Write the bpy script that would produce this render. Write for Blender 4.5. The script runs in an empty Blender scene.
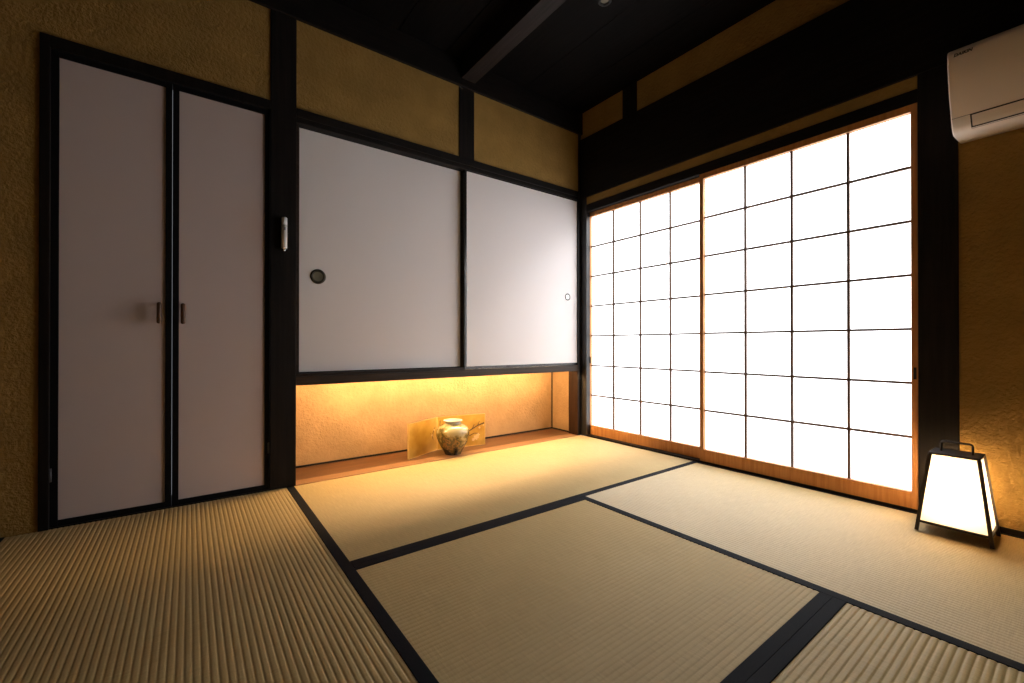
import bpy, bmesh, math, random
from mathutils import Vector, Matrix
random.seed(4)
S = bpy.context.scene
COL = S.collection

# ---------------------------------------------------------------- camera
cam = bpy.data.cameras.new('camera'); cam_o = bpy.data.objects.new('camera', cam); COL.objects.link(cam_o)
YAW, PITCH = 36.7121, 0.2052
cam_o.location = (-2.3986, -2.3358, 0.6932)
cam_o.rotation_euler = (math.radians(90 + PITCH), 0, math.radians(-YAW))
cam.sensor_width = 36; cam.lens = 432.76 / 1024 * 36; cam.shift_y = 0.00104; cam.clip_start = 0.02
S.camera = cam_o
# ---------------------------------------------------------------- world, exposure
w = bpy.data.worlds.new('sky'); S.world = w; w.use_nodes = True
w.node_tree.nodes['Background'].inputs[0].default_value = (.85, .92, 1, 1)
w.node_tree.nodes['Background'].inputs[1].default_value = 0.3
S.view_settings.view_transform = 'Standard'; S.view_settings.look = 'None'
S.view_settings.exposure = 0.27; S.view_settings.gamma = 1; S.view_settings.use_curve_mapping = False
PAPER_GLOW = 2.35          # paper emission standing in for daylight through the shoji
STRIP_GLOW = 245.0             # concealed strip light over the alcove
DAY_W = 430.0             # sky seen by the shoji
BULB_W = 4.8              # bulb in the floor lantern

def area(name, loc, rot, sx, sy, power, color):
    l = bpy.data.lights.new(name, 'AREA'); l.shape = 'RECTANGLE'; l.size = sx; l.size_y = sy
    l.energy = power; l.color = color
    o = bpy.data.objects.new(name, l); COL.objects.link(o); o.location = loc; o.rotation_euler = rot
    return o
# daylight: the open sky beyond the shoji, coming down through the paper
sky_lamp = area('daylight_beyond_shoji', (.55, -1.45, 2.35), (0, math.radians(26), 0), .9, 1.4, DAY_W, (.93, .97, 1)); sky_lamp.data.spread = math.radians(150)
bl = bpy.data.lights.new('lantern_bulb_lamp', 'POINT'); bl.energy = BULB_W; bl.color = (1, .70, .40); bl.shadow_soft_size = .028
bulb_lamp = bpy.data.objects.new('lantern_bulb_lamp', bl); COL.objects.link(bulb_lamp); bulb_lamp.location = (-.138, -2.0367, .165)

# ---------------------------------------------------------------- materials
def newmat(name, color, rough=.6, spec=.5, metal=0):
    m = bpy.data.materials.new(name); m.use_nodes = True
    b = m.node_tree.nodes['Principled BSDF']
    b.inputs['Base Color'].default_value = (*color, 1); b.inputs['Roughness'].default_value = rough
    b.inputs['Specular IOR Level'].default_value = spec; b.inputs['Metallic'].default_value = metal
    return m
def N(m, t, **kw):
    n = m.node_tree.nodes.new(t)
    for k, v in kw.items(): setattr(n, k, v)
    return n
def L(m, a, b): m.node_tree.links.new(a, b)
def coords(m, scale, kind='Object', rot=(0, 0, 0)):
    tc = N(m, 'ShaderNodeTexCoord'); mp = N(m, 'ShaderNodeMapping')
    mp.inputs['Scale'].default_value = scale; mp.inputs['Rotation'].default_value = rot
    L(m, tc.outputs[kind], mp.inputs['Vector']); return mp.outputs['Vector']
def noise(m, vec, scale, detail=4, rough=.55):
    n = N(m, 'ShaderNodeTexNoise'); n.inputs['Scale'].default_value = scale
    n.inputs['Detail'].default_value = detail; n.inputs['Roughness'].default_value = rough
    L(m, vec, n.inputs['Vector']); return n.outputs['Fac']
def ramp(m, fac, stops):
    r = N(m, 'ShaderNodeValToRGB'); e = r.color_ramp.elements
    while len(e) < len(stops): e.new(.5)
    for i, (p, c) in enumerate(stops): e[i].position = p; e[i].color = (*c, 1)
    L(m, fac, r.inputs[0]); return r.outputs[0]
def bump(m, h, dist, strength=1):
    b = N(m, 'ShaderNodeBump'); b.inputs['Distance'].default_value = dist; b.inputs['Strength'].default_value = strength
    L(m, h, b.inputs['Height']); L(m, b.outputs[0], m.node_tree.nodes['Principled BSDF'].inputs['Normal'])
def base(m, col): L(m, col, m.node_tree.nodes['Principled BSDF'].inputs['Base Color'])
def sc(c, k): return tuple(x * k for x in c)

def plaster(name, c, d=.009):
    m = newmat(name, c, .93, .15)
    v = coords(m, (1, 1, 1)); h = noise(m, v, 62, 3, .6); g = noise(m, v, 7, 3)
    base(m, ramp(m, g, [(.3, sc(c, .86)), (.7, sc(c, 1.12))])); bump(m, h, d, .9); return m
def wood(name, dark, light, scale=(30, 30, 1.5), rough=.5, d=.0008, spec=.5):
    m = newmat(name, dark, rough, spec)
    v = coords(m, scale); f = noise(m, v, 2.2, 6, .62)
    base(m, ramp(m, f, [(.32, dark), (.68, light)])); bump(m, f, d, .5); return m
M = {}
M['plaster'] = plaster('ochre_plaster', (.33, .20, .057))
M['plaster_alcove'] = plaster('alcove_plaster', (.34, .205, .10), .006)
M['plaster_low_bounce'] = plaster('low_bounce_plaster', (.14, .085, .03))  # darker tone made up for the unseen walls to cut bounced light
M['dark'] = wood('dark_stained_wood', (.004, .0035, .0035), (.012, .009, .0075), rough=.6, spec=.18)
M['dark_h'] = wood('dark_stained_wood_lengthwise', (.004, .0035, .0035), (.012, .009, .0075), (1.5, 30, 30), .6, spec=.2)
M['dark_y'] = wood('dark_stained_wood_crosswise', (.004, .0035, .0035), (.012, .009, .0075), (30, 1.5, 30), .6, spec=.15)
M['post'] = wood('dark_corner_post', (.006, .006, .0065), (.016, .015, .015), rough=.45, spec=.5)
M['post_warm_side'] = wood('post_side_warm_tint', (.016, .006, .002), (.032, .012, .004), rough=.6, spec=.2)  # browned to imitate warm alcove light on the dark post's side
M['beam'] = wood('smoked_ceiling_beam', (.008, .006, .0058), (.02, .015, .014), (30, 1.5, 30), .6, spec=.15)
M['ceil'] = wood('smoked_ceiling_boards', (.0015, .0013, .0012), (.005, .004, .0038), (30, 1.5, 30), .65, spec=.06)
M['sill'] = wood('brown_sill_wood', (.018, .011, .008), (.04, .025, .017), (1.5, 30, 30), .5, spec=.25)
M['lacquer'] = newmat('black_lacquer', (.01, .01, .012), .22, .6)
M['closet_frame'] = newmat('black_closet_frame', (.005, .005, .006), .6, .12)
M['cedar'] = wood('cedar_frame', (.42, .16, .035), (.58, .26, .075), (30, 30, 2), .5)
M['cedar_h'] = wood('cedar_rail', (.42, .16, .035), (.58, .26, .075), (30, 2, 30), .5)
M['kumiko'] = newmat('cedar_lattice_shade_tone', (.10, .045, .022), .6)  # cedar darkened in colour to put in its backlit shade
M['board'] = wood('alcove_board', (.065, .025, .008), (.14, .058, .02), (1.2, 22, 22), .38)
M['board2'] = wood('alcove_front_board', (.20, .09, .038), (.31, .155, .07), (1.2, 22, 22), .38)
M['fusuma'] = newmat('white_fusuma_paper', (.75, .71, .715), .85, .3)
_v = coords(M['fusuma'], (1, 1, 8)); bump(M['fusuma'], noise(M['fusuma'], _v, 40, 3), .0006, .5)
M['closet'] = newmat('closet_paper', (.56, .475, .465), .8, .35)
_v = coords(M['closet'], (1, 1, 8)); bump(M['closet'], noise(M['closet'], _v, 40, 3), .0005, .5)
M['brown_pull'] = newmat('brown_pull_wood', (.09, .04, .018), .5)
M['bronze'] = newmat('dark_bronze', (.05, .045, .035), .35, .5, .7)
M['bronze_in'] = newmat('worn_bronze', (.22, .20, .14), .42, .5, .6)
M['chrome'] = newmat('bright_steel', (.75, .75, .76), .25, .5, .9)
M['hinge'] = newmat('dull_steel', (.14, .14, .15), .4, .5, .8)
M['black'] = newmat('black_paint', (.008, .008, .009), .5)
M['iron'] = newmat('dark_brown_metal', (.028, .016, .011), .5)
M['ac'] = newmat('ac_plastic', (.80, .70, .60), .42)
M['ac_gap'] = newmat('ac_gap_plastic', (.02, .016, .013), .6)
M['white'] = newmat('white_plastic', (.8, .8, .8), .35)
M['grey'] = newmat('grey_print', (.12, .12, .12), .5)
M['outside'] = newmat('dark_lining', (.02, .02, .02), .9)

m = newmat('tatami_border_cloth', (.004, .005, .008), .85, .12)
_v = coords(m, (1, 1, 1)); bump(m, noise(m, _v, 700, 2), .0006, .8); M['heri'] = m
# rush: strands run across the mat (local Y), the ridges are real geometry along local X
m = newmat('woven_rush', (.5, .4, .2), .60, 1.0)
v1 = coords(m, (420, 14, 1)); f1 = noise(m, v1, 1.0, 3, .7)
v2 = coords(m, (1, 1, 1)); f2 = noise(m, v2, 3.2, 4)
mx = N(m, 'ShaderNodeMix', data_type='RGBA'); mx.inputs[0].default_value = .35
L(m, ramp(m, f1, [(.25, (.36, .245, .098)), (.75, (.62, .45, .21))]), mx.inputs[6])
L(m, ramp(m, f2, [(.3, (.42, .29, .12)), (.7, (.53, .38, .17))]), mx.inputs[7])
base(m, mx.outputs[2]); bump(m, f1, .00018, .7)
_b = m.node_tree.nodes['Principled BSDF']; _b.inputs['Anisotropic'].default_value = 1.0      # fibres lie across the mat
_t = N(m, 'ShaderNodeTangent', direction_type='UV_MAP'); _t.uv_map = 'UVMap'; L(m, _t.outputs[0], _b.inputs['Tangent']); M['rush'] = m

# shoji paper: daylight through it is put in as emission, partly transparent
m = newmat('shoji_paper', (.85, .85, .84), .8, .2)
b = m.node_tree.nodes['Principled BSDF']; b.inputs['Emission Color'].default_value = (.98, .98, 1, 1)
b.inputs['Emission Strength'].default_value = PAPER_GLOW; M['shoji'] = m
tr = N(m, 'ShaderNodeBsdfTransparent'); mxs = N(m, 'ShaderNodeMixShader'); mxs.inputs[0].default_value = .30
L(m, b.outputs[0], mxs.inputs[1]); L(m, tr.outputs[0], mxs.inputs[2]); L(m, mxs.outputs[0], m.node_tree.nodes['Material Output'].inputs[0])
# lantern paper: diffuse and translucent, lit by the bulb inside
m = bpy.data.materials.new('lantern_paper'); m.use_nodes = True; nt = m.node_tree; nt.nodes.clear()
out = N(m, 'ShaderNodeOutputMaterial'); mix = N(m, 'ShaderNodeMixShader'); mix.inputs[0].default_value = .62
d = N(m, 'ShaderNodeBsdfDiffuse'); d.inputs[0].default_value = (.86, .82, .74, 1)
t = N(m, 'ShaderNodeBsdfTranslucent'); t.inputs[0].default_value = (.95, .90, .80, 1)
L(m, d.outputs[0], mix.inputs[1]); L(m, t.outputs[0], mix.inputs[2]); L(m, mix.outputs[0], out.inputs[0]); M['lantern_paper'] = m
m = newmat('lit_led', (.9, .8, .6), .5)
b = m.node_tree.nodes['Principled BSDF']; b.inputs['Emission Color'].default_value = (1, .66, .31, 1); b.inputs['Emission Strength'].default_value = STRIP_GLOW; M['led'] = m
# gold leaf screen
m = newmat('gold_leaf', (.62, .40, .07), .38, .5, .35)
_v = coords(m, (1, 1, 1)); base(m, ramp(m, noise(m, _v, 9, 4), [(.3, (.40, .20, .018)), (.7, (.60, .37, .07))])); M['gold'] = m
M['gold_edge'] = newmat('pale_gold_edge', (.60, .38, .12), .5)
M['ink'] = newmat('dark_ink', (.10, .055, .012), .7)
M['blossom'] = newmat('pale_blossom_paint', (.66, .42, .17), .7)
# glazed vase with an earthen painted band
m = newmat('glazed_ceramic', (.6, .5, .3), .16, .6)
_v = coords(m, (1, 1, 1)); n1 = noise(m, _v, 13, 5, .6)
n2 = N(m, 'ShaderNodeSeparateXYZ'); L(m, _v, n2.inputs[0])
a = N(m, 'ShaderNodeMath', operation='MULTIPLY_ADD'); L(m, n2.outputs[2], a.inputs[0]); a.inputs[1].default_value = 2.3; a.inputs[2].default_value = -.15
c = N(m, 'ShaderNodeMath', operation='MULTIPLY_ADD'); L(m, n1, c.inputs[0]); c.inputs[1].default_value = 1.15; L(m, a.outputs[0], c.inputs[2])
base(m, ramp(m, c.outputs[0], [(.40, (.010, .008, .004)), (.48, (.05, .04, .012)), (.56, (.22, .12, .028)), (.64, (.06, .052, .018)), (.73, (.24, .17, .05)), (.84, (.40, .33, .17))]))
M['vase'] = m
M['vase_rim'] = newmat('white_glaze', (.46, .43, .37), .15, .6)

# ---------------------------------------------------------------- helpers
def box(bm, x0, x1, y0, y1, z0, z1, bev=0):
    r = bmesh.ops.create_cube(bm, size=1)
    for v in r['verts']:
        v.co = Vector(((x0 + x1) / 2 + v.co.x * (x1 - x0), (y0 + y1) / 2 + v.co.y * (y1 - y0), (z0 + z1) / 2 + v.co.z * (z1 - z0)))
    if bev:
        es = {e for v in r['verts'] for e in v.link_edges}
        bmesh.ops.bevel(bm, geom=list(es), offset=bev, segments=2, affect='EDGES', profile=.6)
def obj(name, bm, mat, parent=None, smooth=False):
    me = bpy.data.meshes.new(name); bmesh.ops.recalc_face_normals(bm, faces=bm.faces); bm.to_mesh(me); bm.free()
    if smooth:
        for p in me.polygons: p.use_smooth = True
    o = bpy.data.objects.new(name, me); COL.objects.link(o); me.materials.append(mat)
    if parent is not None:
        o.parent = parent; o.matrix_parent_inverse = Matrix.Translation(parent.location).inverted() if not parent.get('_local') else Matrix()
    return o
def boxes(name, bl_, mat, parent=None, bev=.0015):
    bm = bmesh.new()
    for b_ in bl_: box(bm, *b_, bev=bev)
    return obj(name, bm, mat, parent)
def struct(o, label=None, cat=None):
    o['kind'] = 'structure'
    if label: o['label'] = label
    if cat: o['category'] = cat
    return o
def thing(name, label, cat, loc, group=None):
    o = bpy.data.objects.new(name, None); COL.objects.link(o); o.location = loc; o.empty_display_size = .1
    o['label'] = label; o['category'] = cat
    if group: o['group'] = group
    return o
def tag(o, label, cat, group=None):
    o['label'] = label; o['category'] = cat
    if group: o['group'] = group
    return o
def lathe(bm, prof, seg=48, axis='z', org=(0, 0, 0)):
    rings = []
    for r, h in prof:
        ring = []
        for i in range(seg):
            a = 2 * math.pi * i / seg
            p = (r * math.cos(a), r * math.sin(a), h) if axis == 'z' else (r * math.cos(a), h, r * math.sin(a))
            ring.append(bm.verts.new(Vector(p) + Vector(org)))
        rings.append(ring)
    for a, b_ in zip(rings, rings[1:]):
        for i in range(seg): bm.faces.new((a[i], a[(i + 1) % seg], b_[(i + 1) % seg], b_[i]))
    return rings
def tube(bm, pts, r, seg=10, closed_caps=True):
    pts = [Vector(p) for p in pts]; rings = []
    for i, p in enumerate(pts):
        t_ = (pts[min(i + 1, len(pts) - 1)] - pts[max(i - 1, 0)]).normalized()
        up = Vector((0, 0, 1)) if abs(t_.z) < .9 else Vector((1, 0, 0))
        a = t_.cross(up).normalized(); b_ = t_.cross(a)
        rr = r[i] if isinstance(r, (list, tuple)) else r
        rings.append([bm.verts.new(p + a * rr * math.cos(2 * math.pi * k / seg) + b_ * rr * math.sin(2 * math.pi * k / seg)) for k in range(seg)])
    for A, B in zip(rings, rings[1:]):
        for k in range(seg): bm.faces.new((A[k], A[(k + 1) % seg], B[(k + 1) % seg], B[k]))
    if closed_caps:
        bm.faces.new(rings[0]); bm.faces.new(rings[-1])
def bar(bm, a, b_, w_):  # square bar between two points
    a, b_ = Vector(a), Vector(b_); t_ = (b_ - a).normalized()
    u = t_.cross(Vector((0, 1, 0))).normalized() if abs(t_.y) < .9 else t_.cross(Vector((0, 0, 1))).normalized()
    v = t_.cross(u); h = w_ / 2
    q = [[bm.verts.new(p + u * sx * h + v * sy * h) for sx, sy in ((-1, -1), (1, -1), (1, 1), (-1, 1))] for p in (a, b_)]
    for k in range(4): bm.faces.new((q[0][k], q[0][(k + 1) % 4], q[1][(k + 1) % 4], q[1][k]))
    bm.faces.new(q[0]); bm.faces.new(q[1][::-1])

XL, YF, ZC = -2.965, -2.872, 2.45          # left wall, wall behind the camera, ceiling
# ---------------------------------------------------------------- room shell
struct(boxes('floor', [(XL - .05, .12, YF - .05, .4, -.12, -.056)], M['outside']))
struct(boxes('wall_back', [(XL, -2.846, 0, .06, -.1, 2.45), (-2.846, -2.09, 0, .06, 1.85, 2.45),
                           (-1.981, 0, 0, .06, 1.85, 2.45)], M['plaster'], bev=0))
struct(boxes('wall_alcove', [(-2.0, .06, .33, .38, .010, .57), (.0, .05, .1, .33, .010, .57), (-2.04, -1.981, .0, .33, .010, .57)], M['plaster_alcove'], bev=0))
struct(boxes('wall_right', [(.0, .06, YF, -2.026, 0, 1.80), (.0, .06, YF, 0, 2.2, ZC), (.004, .06, -1.907, -.0, 1.745, 1.80)], M['plaster'], bev=0))
struct(boxes('wall_left', [(XL - .05, XL, YF, .06, -.06, ZC)], M['plaster_low_bounce'], bev=0))
struct(boxes('wall_front', [(XL - .05, .06, YF - .05, YF, -.06, ZC)], M['plaster_low_bounce'], bev=0))
# ceiling of wide boards with open seams
bm = bmesh.new()
x = XL
while x < .05:
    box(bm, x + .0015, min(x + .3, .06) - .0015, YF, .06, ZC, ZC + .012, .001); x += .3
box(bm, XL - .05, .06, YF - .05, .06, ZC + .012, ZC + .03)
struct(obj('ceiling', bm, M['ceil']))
# posts
struct(boxes('trim_1', [(-2.0916, -1.979, -.006, .1, 0, 2.45)], M['dark'], bev=.003))
struct(boxes('trim_2', [(-.030, .0, -.0015, .1, 0, 2.45), (0, .1, -.0575, .1, 0, 2.25)], M['post'], bev=.002))
struct(boxes('trim_3', [(-.004, .1, -2.0264, -1.9085, 0, 1.81)], M['dark'], bev=.003))
struct(boxes('trim_4', [(-1.0655, -.957, -.004, .04, 1.85, 2.33)], M['dark'], bev=.002))
struct(boxes('trim_5', [(-.004, .04, -.5185, -.40, 2.24, ZC)], M['dark'], bev=.002))
struct(boxes('trim_17', [(-.0325, -.0295, .004, .1, 0, .489)], M['post_warm_side'], bev=0))  # thin sheet added on the corner post to carry its warm-lit tone
# rail over the sliding doors, in two steps
struct(boxes('trim_6', [(-1.979, -.03, -.008, .1, 1.812, 1.8515), (-1.979, -.03, .0, .1, 1.787, 1.812)], M['dark_h'], bev=.002))
# wall plate under the ceiling on the back wall
struct(boxes('trim_7', [(XL, 0, -.02, 0, 2.287, ZC)], M['dark_h'], bev=.002))
# deep lintel over the shoji
struct(boxes('trim_8', [(-.012, .06, YF, -.0, 1.80, 2.247)], M['dark_y'], bev=.003))
# grooved head rail and threshold of the shoji
struct(boxes('trim_9', [(.0, .1, -1.909, -.0575, 1.690, 1.745)], M['dark_y'], bev=.001))
struct(boxes('trim_10', [(.0, .1, -1.909, -.0575, -.05, .0115)], M['dark_y'], bev=.001))
# sill that carries the fusuma
struct(boxes('trim_11', [(-1.979, -.03, -.003, .035, .4895, .533), (-1.979, -1.02, .012, .10, .533, .547)], M['sill'], bev=.0015))
struct(boxes('trim_12', [(-1.979, .05, .08, .4, .533, .56)], M['dark_h'], bev=0))
# alcove boards
struct(boxes('floor_alcove', [(-1.981, .05, .088, .38, -.05, 0.0), ], M['board']))
struct(boxes('trim_13', [(-1.979, -.03, .0015, .086, -.05, 0.001)], M['board2'], bev=.0015))
struct(boxes('baseboard_back', [(-1.981, .0, .3235, .33, 0, .010), (-.006, .0, .1, .3235, 0, .010)], M['dark_h'], bev=.001))
struct(boxes('trim_14', [(-.006, .003, .322, .3299, .010, .53)], M['dark'], bev=.001))
# closet surround
struct(boxes('trim_15', [(-2.846, -2.8185, -.008, .07, 0, 1.8515), (-2.8185, -2.0916, -.008, .07, 1.806, 1.8515), (-2.8185, -2.0916, .0, .07, -.1, .0035)], M['dark'], bev=.002))
struct(boxes('baseboard_right', [(-.006, .0, YF, -2.028, 0, .022)], M['dark_y'], bev=.001))
struct(boxes('baseboard_left', [(XL, XL + .006, YF, 0, 0, .02)], M['dark_y'], bev=.001))
# ceiling beam
struct(boxes('trim_16', [(-1.061, -.962, YF, -.02, 2.33, ZC)], M['beam'], bev=.003))

# ---------------------------------------------------------------- shoji
def shoji(name, x0, y0, y1, pap0, pap1, bars, label, notch_y):
    """y0 > y1; x0 room-side face; paper between pap0 and pap1"""
    t = thing(name, label, 'shoji door', (x0, (y0 + y1) / 2, .012)); t['kind'] = 'structure'
    f = boxes('frame', [(x0, x0 + .03, pap0, y0, .012, 1.689), (x0, x0 + .03, y1, pap1, .012, 1.689),
                        (x0, x0 + .03, pap1, pap0, 1.658, 1.689), (x0, x0 + .03, pap1, pap0, .012, .080)], M['cedar'], t, .0012)
    zs = [.080 + (1.658 - .080) * k / 7 for k in range(8)]
    bl_ = [(x0 + .010, x0 + .0235, b_ - .0048, b_ + .0048, .080, 1.658) for b_ in bars]
    bl_ += [(x0 + .012, x0 + .0235, pap1, pap0, z - .0050, z + .0050) for z in zs[1:-1]]
    boxes('lattice', bl_, M['kumiko'], t, 0)
    boxes('paper', [(x0 + .0237, x0 + .0245, pap1 + .0003, pap0 - .0003, .0805, 1.6575)], M['shoji'], t, 0)
    boxes('finger_pull', [(x0 - .0006, x0 + .0005, notch_y - .0045, notch_y + .0045, .548, .597)], M['black'], t, 0)
shoji('door_1', .037, -.058, -.985, -.0535, -.952, (-.273, -.505, -.733),
      'left shoji screen of white paper on a cedar lattice, next to the corner post', -.0560 - .006)
shoji('door_2', .002, -.9575, -1.9075, -.981, -1.8865, (-1.2125, -1.438, -1.670),
      'right shoji screen of white paper, nearer one beside the dark post and paper lantern', -1.8985)

# ---------------------------------------------------------------- fusuma over the alcove
def recessed_pull(parent, x, z, y, r, inner):
    bm = bmesh.new(); lathe(bm, [(r * .62, y + .0002), (r * .66, y - .001), (r * .78, y - .0032), (r, y - .0025), (r * 1.0, y)], 40, 'y', (x, 0, z))
    p = obj('door_pull', bm, M['bronze'], parent, True)
    bm = bmesh.new(); rg = lathe(bm, [(r * .64, y - .0012), (r * .5, y - .0006)], 40, 'y', (x, 0, z)); bm.faces.new(rg[-1])
    q = obj('pull_cup', bm, inner, None, True); q.parent = p; q.matrix_parent_inverse = p.matrix_parent_inverse.copy() if False else Matrix(); q.matrix_parent_inverse = (Matrix.Translation(parent.location)) @ Matrix() if False else Matrix()
    q.parent = p; q.matrix_parent_inverse = Matrix()
    return p
def fusuma(name, x0, x1, y, frame_boxes, fm, label):
    t = thing(name, label, 'sliding door', ((x0 + x1) / 2, y, .552)); t['kind'] = 'structure'
    boxes('panel', [(x0, x1, y, y + .018, .5525, 1.782)], M['fusuma'], t, .0008)
    boxes('frame', frame_boxes, fm, t, .0012)
    return t
t = fusuma('door_3', -1.957, -1.030, .045, [(-1.978, -1.957, .0435, .064, .548, 1.787), (-1.030, -1.006, .044, .064, .548, 1.787)], M['sill'],
           'left white fusuma door with a round bronze pull, above the lit alcove')
recessed_pull(t, -1.8685, 1.0405, .045, .038, M['bronze_in'])
t = fusuma('door_4', -1.0030, -.030, .012, [(-1.0195, -1.003, .010, .034, .5345, 1.786), (-1.003, -.030, .010, .034, .5345, .5525),
                                          (-1.003, -.030, .010, .034, 1.780, 1.786)], M['lacquer'],
           'right white fusuma door with black lacquer edge and small bright pull by the corner')
recessed_pull(t, -.1285, 1.046, .012, .026, M['chrome'])
boxes('pull_tab', [(-1.0025, -.993, .009, .0125, 1.028, 1.055)], M['white'], t, .001)
for x in (-.935, -.89, -.795, -.676, -.515, -.375, -.19):
    boxes('nail_head', [(x - (.012 if x == -.676 else .004), x + (.012 if x == -.676 else .004), .0085, .0105, .5405, .5515)], M['black'], t, .001)
# ---------------------------------------------------------------- closet doors
def closet(name, x0, x1, px0, px1, hx, hinge_x, label):
    t = thing(name, label, 'closet door', ((x0 + x1) / 2, .006, .004)); t['kind'] = 'structure'
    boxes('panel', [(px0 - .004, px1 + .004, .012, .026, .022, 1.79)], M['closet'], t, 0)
    boxes('frame', [(x0, px0, .006, .03, .0045, 1.804), (px1, x1, .006, .03, .0045, 1.804),
                    (px0, px1, .006, .03, .0045, .0265), (px0, px1, .006, .03, 1.783, 1.804)], M['closet_frame'], t, .0009)
    bm = bmesh.new()
    tube(bm, [(hx, -.024, .779), (hx, -.024, .784), (hx, -.024, .862), (hx, -.024, .867)], [.0045, .0085, .0085, .0045], 12)
    h = obj('pull_handle', bm, M['brown_pull'], t, True)
    for z in (.790, .856):
        bm = bmesh.new(); tube(bm, [(hx, .013, z), (hx, -.022, z)], .003, 8)
        q = obj('post', bm, M['bronze'], None, True); q.parent = h; q.matrix_parent_inverse = Matrix()
    bm = bmesh.new(); tube(bm, [(hinge_x, .004, .175), (hinge_x, .004, .225)], .0045, 10)
    obj('hinge', bm, M['hinge'], t, True)
closet('door_5', -2.8180, -2.4585, -2.7965, -2.4805, -2.499, -2.8165, 'tall closet door on the left, wide pale panel with its wooden pull at right edge')
closet('door_6', -2.4570, -2.0935, -2.4345, -2.1125, -2.420, -2.0955, 'tall closet door next to the dark pillar, wooden pull at its left edge')

# ---------------------------------------------------------------- tatami
def mat_(loc, ang, ln, wd, borders, label):
    """local x along the length; borders: sides of local y ('+','-') and widths"""
    t = thing('tatami_mat', label, 'tatami mat', loc, 'tatami mats of the four and a half mat floor'); t.rotation_euler = (0, 0, ang); t['_local'] = 1
    n = max(1, round(wd / .0150)); k = 8; bm = bmesh.new(); rows = []
    xs = [0, ln / 2, ln]
    for i in range(n * k + 1):
        y = wd * i / (n * k); p = abs(math.sin(math.pi * i / k))
        z = -.0017 * (1 - p) ** 2.1 - .0006
        rows.append([bm.verts.new((x_, y, z)) for x_ in xs])
    for a, b_ in zip(rows, rows[1:]):
        for j in range(len(xs) - 1): bm.faces.new((a[j], a[j + 1], b_[j + 1], b_[j]))
    # sides and underside close the mat's body
    rows_top = rows; rows = [[bm.verts.new(v.co) for v in rw] for rw in rows_top]      # own vertices, so the top keeps its own normals
    bt = [[bm.verts.new((x_, y, -.055)) for x_ in xs] for y in (0, wd)]
    for j in range(len(xs) - 1):
        bm.faces.new((rows[0][j], bt[0][j], bt[0][j + 1], rows[0][j + 1])); bm.faces.new((rows[-1][j], rows[-1][j + 1], bt[1][j + 1], bt[1][j]))
        bm.faces.new((bt[0][j], bt[1][j], bt[1][j + 1], bt[0][j + 1]))
    for j in (0, len(xs) - 1):
        bm.faces.new([r[j] for r in rows] + [bt[1][j], bt[0][j]])
    o = obj('rush_surface', bm, M['rush'], t, False)
    for f in o.data.polygons: f.use_smooth = f.normal.z > .3
    uv = o.data.uv_layers.new(name='UVMap')
    for lp in o.data.loops: uv.data[lp.index].uv = o.data.vertices[lp.vertex_index].co.xy
    for side, bw in borders:
        b0, b1 = (wd - bw, wd + .0003) if side == '+' else (-.0003, bw)
        boxes('cloth_border', [(.0005, ln - .0005, b0, b1, -.03, .0012)], M['heri'], t, .0009)
    del t['_local']
g = .0006
H = math.pi / 2
# A: along the alcove
mat_((-1.987, -.9492 + g, 0), 0, 1.987, .949 - g, [('-', .0301)], 'tatami mat in front of the alcove, lit warm by the hidden strip light')
# B: centre half mat
mat_((-1.987, -1.9088 + g, 0), 0, 1.987 - .9828, .9596 - 2 * g, [('-', .030), ('+', .0302)], 'square half tatami mat in the middle of the floor, black bands top and bottom')
# C: front mat
mat_((-2.96, YF, 0), 0, 2.96 - .9828, -YF - 1.9088 - g, [('+', .030), ('-', .03)], 'tatami mat nearest the camera, at the bottom right beyond the double black band')
# D: along the shoji (local x -> +Y, local y -> -X)
mat_((-.0, YF, 0), H, -YF - .9492 - g, .9828 - g, [('+', .0324), ('-', .016)], 'pale tatami mat along the shoji screens, with the paper lantern standing on it')
# E: along the closet side
mat_((-1.987 - g, -1.9082, 0), H, 1.9082, 2.96 - 1.9876, [('-', .0328), ('+', .0328)], 'dim ridged tatami mat on the left in front of the closet doors')

# ---------------------------------------------------------------- strip light fitting (hidden over the alcove)
t = thing('strip_light', 'slim warm strip light hidden behind the sill above the alcove', 'light', (-1.0, .083, .5325))
boxes('housing', [(-1.88, -.12, .071, .095, .531, .533)], M['white'], t, 0)
bm = bmesh.new(); tube(bm, [(-1.87, .083, .5245), (-1.0, .083, .5245), (-.13, .083, .5245)], .006, 12); obj('glowing_tube', bm, M['led'], t, True)

# ---------------------------------------------------------------- vase
def V(name, prof, mat, parent, org): 
    bm = bmesh.new(); lathe(bm, prof, 64, 'z', org); return obj(name, bm, mat, parent, True)
vx, vy = -1.060, .085
t = thing('flower_vase', 'round glazed vase with a wide white mouth and brown landscape painting', 'vase', (vx, vy, .001))
prof = [(.0, 0), (.046, 0), (.051, .003), (.054, .010), (.061, .024), (.077, .050), (.092, .080), (.1015, .108), (.1045, .130), (.1015, .150), (.091, .167), (.075, .179), (.059, .187), (.049, .193)]
def smooth_prof(p, k=4):
    o = []
    for i in range(len(p) - 1):
        a, b_, c_, d_ = p[max(i - 1, 0)], p[i], p[i + 1], p[min(i + 2, len(p) - 1)]
        for j in range(k):
            s = j / k
            o.append(tuple(.5 * (2 * b_[q] + (c_[q] - a[q]) * s + (2 * a[q] - 5 * b_[q] + 4 * c_[q] - d_[q]) * s * s + (3 * b_[q] - a[q] - 3 * c_[q] + d_[q]) * s ** 3) for q in (0, 1)))
    return o + [p[-1]]
bd = V('body', [(max(r, .0005), h) for r, h in smooth_prof(prof)], M['vase'], None, (0, 0, 0)); bd.parent = t
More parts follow.
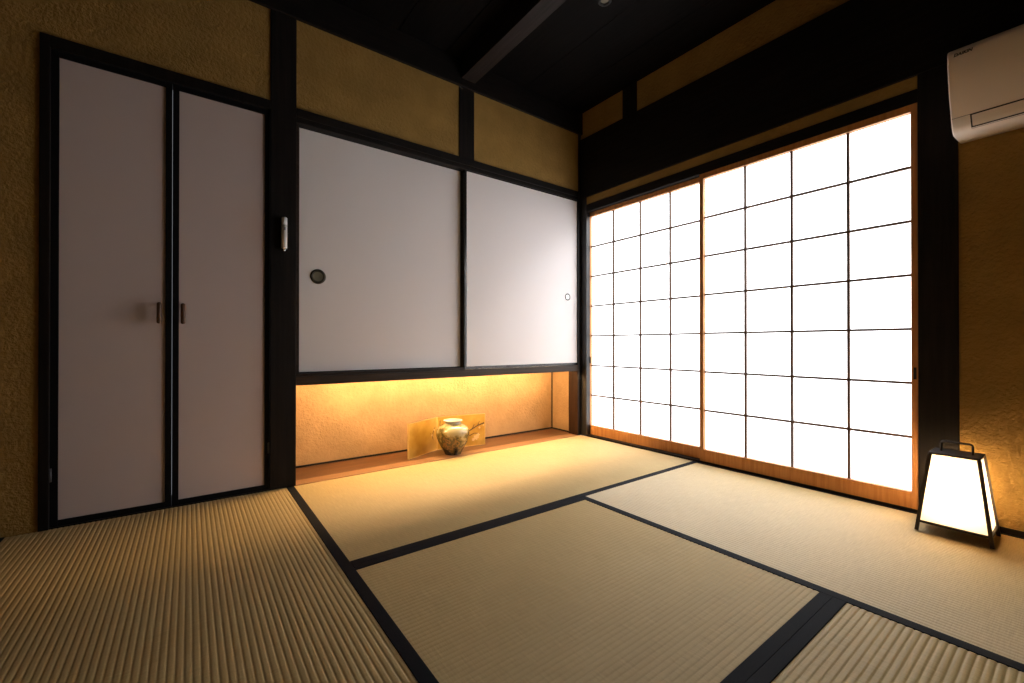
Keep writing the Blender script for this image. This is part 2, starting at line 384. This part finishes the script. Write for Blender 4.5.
nk = V('mouth', smooth_prof([(.049, .1925), (.047, .198), (.050, .203), (.058, .207), (.0615, .2105), (.060, .2125), (.053, .209), (.043, .202), (.040, .190)]), M['vase_rim'], None, (0, 0, 0)); nk.parent = t

# ---------------------------------------------------------------- folding screen
PL, PF, PR = Vector((-1.342, .118, 0)), Vector((-1.093, .238, 0)), Vector((-.756, .178, 0)); HS = .214
t = thing('folding_screen', 'small two-panel gold folding screen painted with a branch, behind the vase', 'folding screen', (-1.1, .232, .0005))
def leaf(a, b_, strokes):
    """one panel; strokes are drawn in panel coordinates (s along, z up), on the face turned to the room"""
    d_ = (b_ - a); ln = d_.length; ux = d_.normalized(); nrm = Vector((ux.y, -ux.x, 0)); th = .010
    def P(s, z, o_): return a + ux * s + nrm * o_ + Vector((0, 0, z))
    def slab(name, s0, s1, z0, z1, o0, o1, mat, par):
        bm = bmesh.new(); vs = [bm.verts.new(P(s, z, o_)) for o_ in (o0, o1) for s, z in ((s0, z0), (s1, z0), (s1, z1), (s0, z1))]
        for f in ((0, 1, 2, 3), (7, 6, 5, 4), (0, 4, 5, 1), (1, 5, 6, 2), (2, 6, 7, 3), (3, 7, 4, 0)): bm.faces.new([vs[i] for i in f])
        return obj(name, bm, mat, par)
    pn = slab('panel', .001, ln - .001, .001, HS, -th, 0, M['gold'], t)
    e = .0035; bm = bmesh.new()
    for s0, s1, z0, z1 in ((0, ln, .0, e), (0, ln, HS - e, HS), (0, e, e, HS - e), (ln - e, ln, e, HS - e)):
        vs = [bm.verts.new(P(s, z, o_)) for o_ in (-th - .0004, .0012) for s, z in ((s0, z0), (s1, z0), (s1, z1), (s0, z1))]
        for f in ((0, 1, 2, 3), (7, 6, 5, 4), (0, 4, 5, 1), (1, 5, 6, 2), (2, 6, 7, 3), (3, 7, 4, 0)): bm.faces.new([vs[i] for i in f])
    q = obj('edging', bm, M['gold_edge'], t)
    for pts in strokes['ink']:
        bm = bmesh.new()
        for (s0, z0, w0), (s1, z1, w1) in zip(pts, pts[1:]):
            dx, dz = s1 - s0, z1 - z0; l_ = math.hypot(dx, dz); px_, pz = -dz / l_, dx / l_
            vs = [bm.verts.new(P(s0 + px_ * w0, z0 + pz * w0, .0007)), bm.verts.new(P(s1 + px_ * w1, z1 + pz * w1, .0007)), bm.verts.new(P(s1 - px_ * w1, z1 - pz * w1, .0007)), bm.verts.new(P(s0 - px_ * w0, z0 - pz * w0, .0007))]
            bm.faces.new(vs)
        obj('painted_branch', bm, M['ink'], t)
    for s, z, r0 in strokes['dot']:
        bm = bmesh.new()
        vs = [bm.verts.new(P(s + r0 * (1 + .25 * math.cos(5 * k * math.pi / 10)) * math.cos(k * math.pi / 10), z + r0 * (1 + .25 * math.cos(5 * k * math.pi / 10)) * math.sin(k * math.pi / 10), .0009)) for k in range(20)]
        bm.faces.new(vs)
        obj('painted_blossom', bm, M['blossom'], t)
leaf(PL, PF, {'ink': [[(.255, .155, .002), (.235, .125, .004), (.228, .095, .004), (.236, .07, .002)], [(.228, .1, .003), (.205, .12, .001)]], 'dot': [(.222, .105, .008), (.245, .135, .007)]})
leaf(PF, PR, {'ink': [[(.20, .09, .003), (.245, .115, .0045), (.285, .135, .0035), (.335, .150, .0055)], [(.245, .115, .003), (.262, .145, .002)], [(.285, .135, .003), (.30, .165, .0015)],
                      [(.225, .07, .003), (.26, .085, .0025), (.30, .08, .002)], [(.02, .19, .003), (.018, .14, .002)]],
             'dot': [(.275, .055, .017), (.29, .072, .011), (.255, .042, .010), (.30, .12, .007), (.33, .135, .006)]})

# ---------------------------------------------------------------- paper lantern
cx, cy, hb, ht, hh, zb = -.138, -2.0367, .0955, .0625, .286, .036
t = thing('floor_lantern', 'glowing white paper floor lantern with dark tapered frame and top handle', 'lantern', (cx, cy, .0))
bulb_lamp.parent = t; bulb_lamp.matrix_parent_inverse = Matrix.Translation(t.location).inverted()
DX = .86                                   # depth over width
def hw(z): return hb + (ht - hb) * z / hh
CO = ((-1, 1), (-1, -1), (1, -1), (1, 1))
for sx, sy in CO:
    bm = bmesh.new(); bar(bm, (cx + sx * DX * hw(.0012), cy + sy * hw(.0012), .0016), (cx + sx * DX * hw(hh), cy + sy * hw(hh), hh), .0105)
    obj('leg', bm, M['iron'], t)
bm = bmesh.new()
for (a, b_) in zip(CO, CO[1:] + CO[:1]):
    h_ = hw(zb); bar(bm, (cx + a[0] * DX * h_, cy + a[1] * h_, zb), (cx + b_[0] * DX * h_, cy + b_[1] * h_, zb), .008)
box(bm, cx - DX * hw(zb), cx + DX * hw(zb), cy - hw(zb), cy + hw(zb), zb - .002, zb + .001)
obj('bottom_rail', bm, M['iron'], t)
bm = bmesh.new(); q_ = ht + .004; box(bm, cx - DX * q_, cx + DX * q_, cy - q_, cy + q_, hh, hh + .008, .002)
obj('top_plate', bm, M['iron'], t)
bm = bmesh.new(); z0, z1 = zb + .003, hh - .001; ins = .0015
for (a, b_) in zip(CO, CO[1:] + CO[:1]):
    vs = []
    for c_, z in ((a, z0), (b_, z0), (b_, z1), (a, z1)):
        h_ = hw(z) - ins; vs.append(bm.verts.new((cx + c_[0] * DX * h_, cy + c_[1] * h_, z)))
    bm.faces.new(vs)
bmesh.ops.remove_doubles(bm, verts=bm.verts, dist=1e-5)
obj('paper_shade', bm, M['lantern_paper'], t)
hy = .041; pts = [(cx, cy + hy, hh + .006), (cx, cy + hy, hh + .036), (cx, cy + hy - .002, hh + .042), (cx, cy + hy - .008, hh + .0445), (cx, cy - hy + .008, hh + .0445), (cx, cy - hy + .002, hh + .042), (cx, cy - hy, hh + .036), (cx, cy - hy, hh + .006)]
bm = bmesh.new(); tube(bm, pts, .0034, 10); obj('handle', bm, M['iron'], t, True)
bm = bmesh.new(); bmesh.ops.create_uvsphere(bm, u_segments=16, v_segments=10, radius=.012, matrix=Matrix.Translation((cx, cy, zb + .022))); tube(bm, [(cx, cy, zb + .001), (cx, cy, zb + .02)], .011, 12)
obj('lamp_socket', bm, M['white'], t, True)

# ---------------------------------------------------------------- air conditioner
ay0, ay1 = -2.032, -2.84
pr = [(-.001, 1.470), (-.06, 1.464), (-.115, 1.459), (-.145, 1.4575), (-.161, 1.464), (-.174, 1.478), (-.19, 1.503), (-.208, 1.54), (-.228, 1.585), (-.244, 1.637), (-.252, 1.68), (-.2555, 1.705), (-.254, 1.714), (-.246, 1.725), (-.232, 1.730), (-.001, 1.733)]
t = thing('air_conditioner', 'beige-white wall-mounted air conditioner above the paper lantern', 'air conditioner', (0, (ay0 + ay1) / 2, 1.464))
bm = bmesh.new(); n = len(pr); ys = [ay0, ay0 - .004, ay1 + .004, ay1]; rr = []
ctr = Vector((-.12, 0, 1.60))
for i, y in enumerate(ys):
    k = .985 if i in (0, 3) else 1
    rr.append([bm.verts.new((ctr.x + (x_ - ctr.x) * k if x_ < -.01 else x_, y, ctr.z + (z - ctr.z) * k)) for x_, z in pr])
for A, B in zip(rr, rr[1:]):
    for k in range(n): bm.faces.new((A[k], A[(k + 1) % n], B[(k + 1) % n], B[k]))
bm.faces.new(rr[0]); bm.faces.new(rr[-1][::-1])
body = obj('body', bm, M['ac'], t, False)
for f in body.data.polygons: f.use_smooth = abs(f.normal.y) < .5
def on_prof(z, off=0):  # x of the front skin at height z
    for (x0, z0), (x1, z1) in zip(pr[1:], pr[2:]):
        if z0 <= z <= z1: return x0 + (x1 - x0) * (z - z0) / (z1 - z0) - off
    return -.2 - off
def skin(name, ylist, zlist, off, mat, parent):
    bm = bmesh.new(); G = []
    for z in zlist: G.append([bm.verts.new((on_prof(z, off), y, z)) for y in ylist])
    B_ = [[bm.verts.new((on_prof(z, -.002), y, z)) for y in ylist] for z in zlist]
    for i in range(len(zlist) - 1):
        for j in range(len(ylist) - 1):
            bm.faces.new((G[i][j], G[i + 1][j], G[i + 1][j + 1], G[i][j + 1])); bm.faces.new((B_[i][j], B_[i][j + 1], B_[i + 1][j + 1], B_[i + 1][j]))
    for i in range(len(zlist) - 1):
        for j in (0, len(ylist) - 1): bm.faces.new((G[i][j], B_[i][j], B_[i + 1][j], G[i + 1][j]))
    for j in range(len(ylist) - 1):
        for i in (0, len(zlist) - 1): bm.faces.new((G[i][j], G[i][j + 1], B_[i][j + 1], B_[i][j]))
    return obj(name, bm, mat, parent, False)
zl = [1.463 + (1.504 - 1.463) * k / 8 for k in range(9)]
skin('flap_gap', [-2.080, -2.80], zl, .0008, M['ac_gap'], t)
zl = [1.4690 + (1.5005 - 1.4690) * k / 8 for k in range(9)]
skin('air_flap', [-2.084, -2.796], zl, .0022, M['ac'], t)
skin('panel_seam', [-2.034, -2.838], [1.5042, 1.5053], .0004, M['ac_gap'], t)
cu = bpy.data.curves.new('lettering', 'FONT'); cu.body = 'DAIKIN'; cu.size = .0135; cu.shear = .25; cu.extrude = .0003; cu.offset = .0005
to = bpy.data.objects.new('tmp_text', cu); COL.objects.link(to); bpy.context.view_layer.update()
me = bpy.data.meshes.new_from_object(to.evaluated_get(bpy.context.evaluated_depsgraph_get())); bpy.data.objects.remove(to)
lo = bpy.data.objects.new('lettering', me); COL.objects.link(lo); me.materials.clear(); me.materials.append(M['ac_gap']); lo.parent = t
# text plane facing -X, reading towards -Y
Rm = Matrix(((0, 0, -1), (-1, 0, 0), (0, 1, 0))).to_4x4()
lo.matrix_parent_inverse = Matrix.Translation(t.location).inverted()
lo.matrix_basis = Matrix.Translation((-.2562, -2.048, 1.697)) @ Rm

# ---------------------------------------------------------------- small things
t = thing('pocket_torch', 'slim white tube-shaped torch hung on the dark pillar beside the fusuma', 'torch', (-2.034, -.024, 1.15))
bm = bmesh.new(); tube(bm, [(-2.034, -.020, z) for z in (1.152, 1.155, 1.262, 1.2621)], [.010, .0125, .0125, .0115], 20); obj('barrel', bm, M['white'], t, True)
bm = bmesh.new(); tube(bm, [(-2.034, -.020, z) for z in (1.2625, 1.264, 1.298, 1.301)], [.011, .0125, .0125, .010], 20); obj('cap', bm, M['white'], t, True)
bm = bmesh.new(); tube(bm, [(-2.034, -.020, z) for z in (1.138, 1.141, 1.152)], [.003, .0055, .0055], 12); obj('tip', bm, M['chrome'], t, True)
boxes('printed_mark', [(-2.0375, -2.0315, -.0331, -.0322, 1.238, 1.252)], M['grey'], t, 0)
boxes('bracket', [(-2.040, -2.028, -.010, -.0062, 1.16, 1.29)], M['iron'], t, .001)

t = thing('ceiling_hook', 'small round dark rosette on the ceiling boards, at the top edge of the view', 'ceiling rose', (-.70, -.852, 2.45))
bm = bmesh.new(); lathe(bm, [(.034, 2.4498), (.034, 2.444), (.030, 2.440), (.024, 2.440), (.021, 2.444), (.021, 2.4498)], 32, 'z', (-.70, -.852, 0)); obj('ring', bm, M['black'], t, True)
bm = bmesh.new(); rg = lathe(bm, [(.0208, 2.4495), (.014, 2.447), (.004, 2.446)], 32, 'z', (-.70, -.852, 0)); bm.faces.new(rg[-1]); obj('disc', bm, M['bronze_in'], t, True)
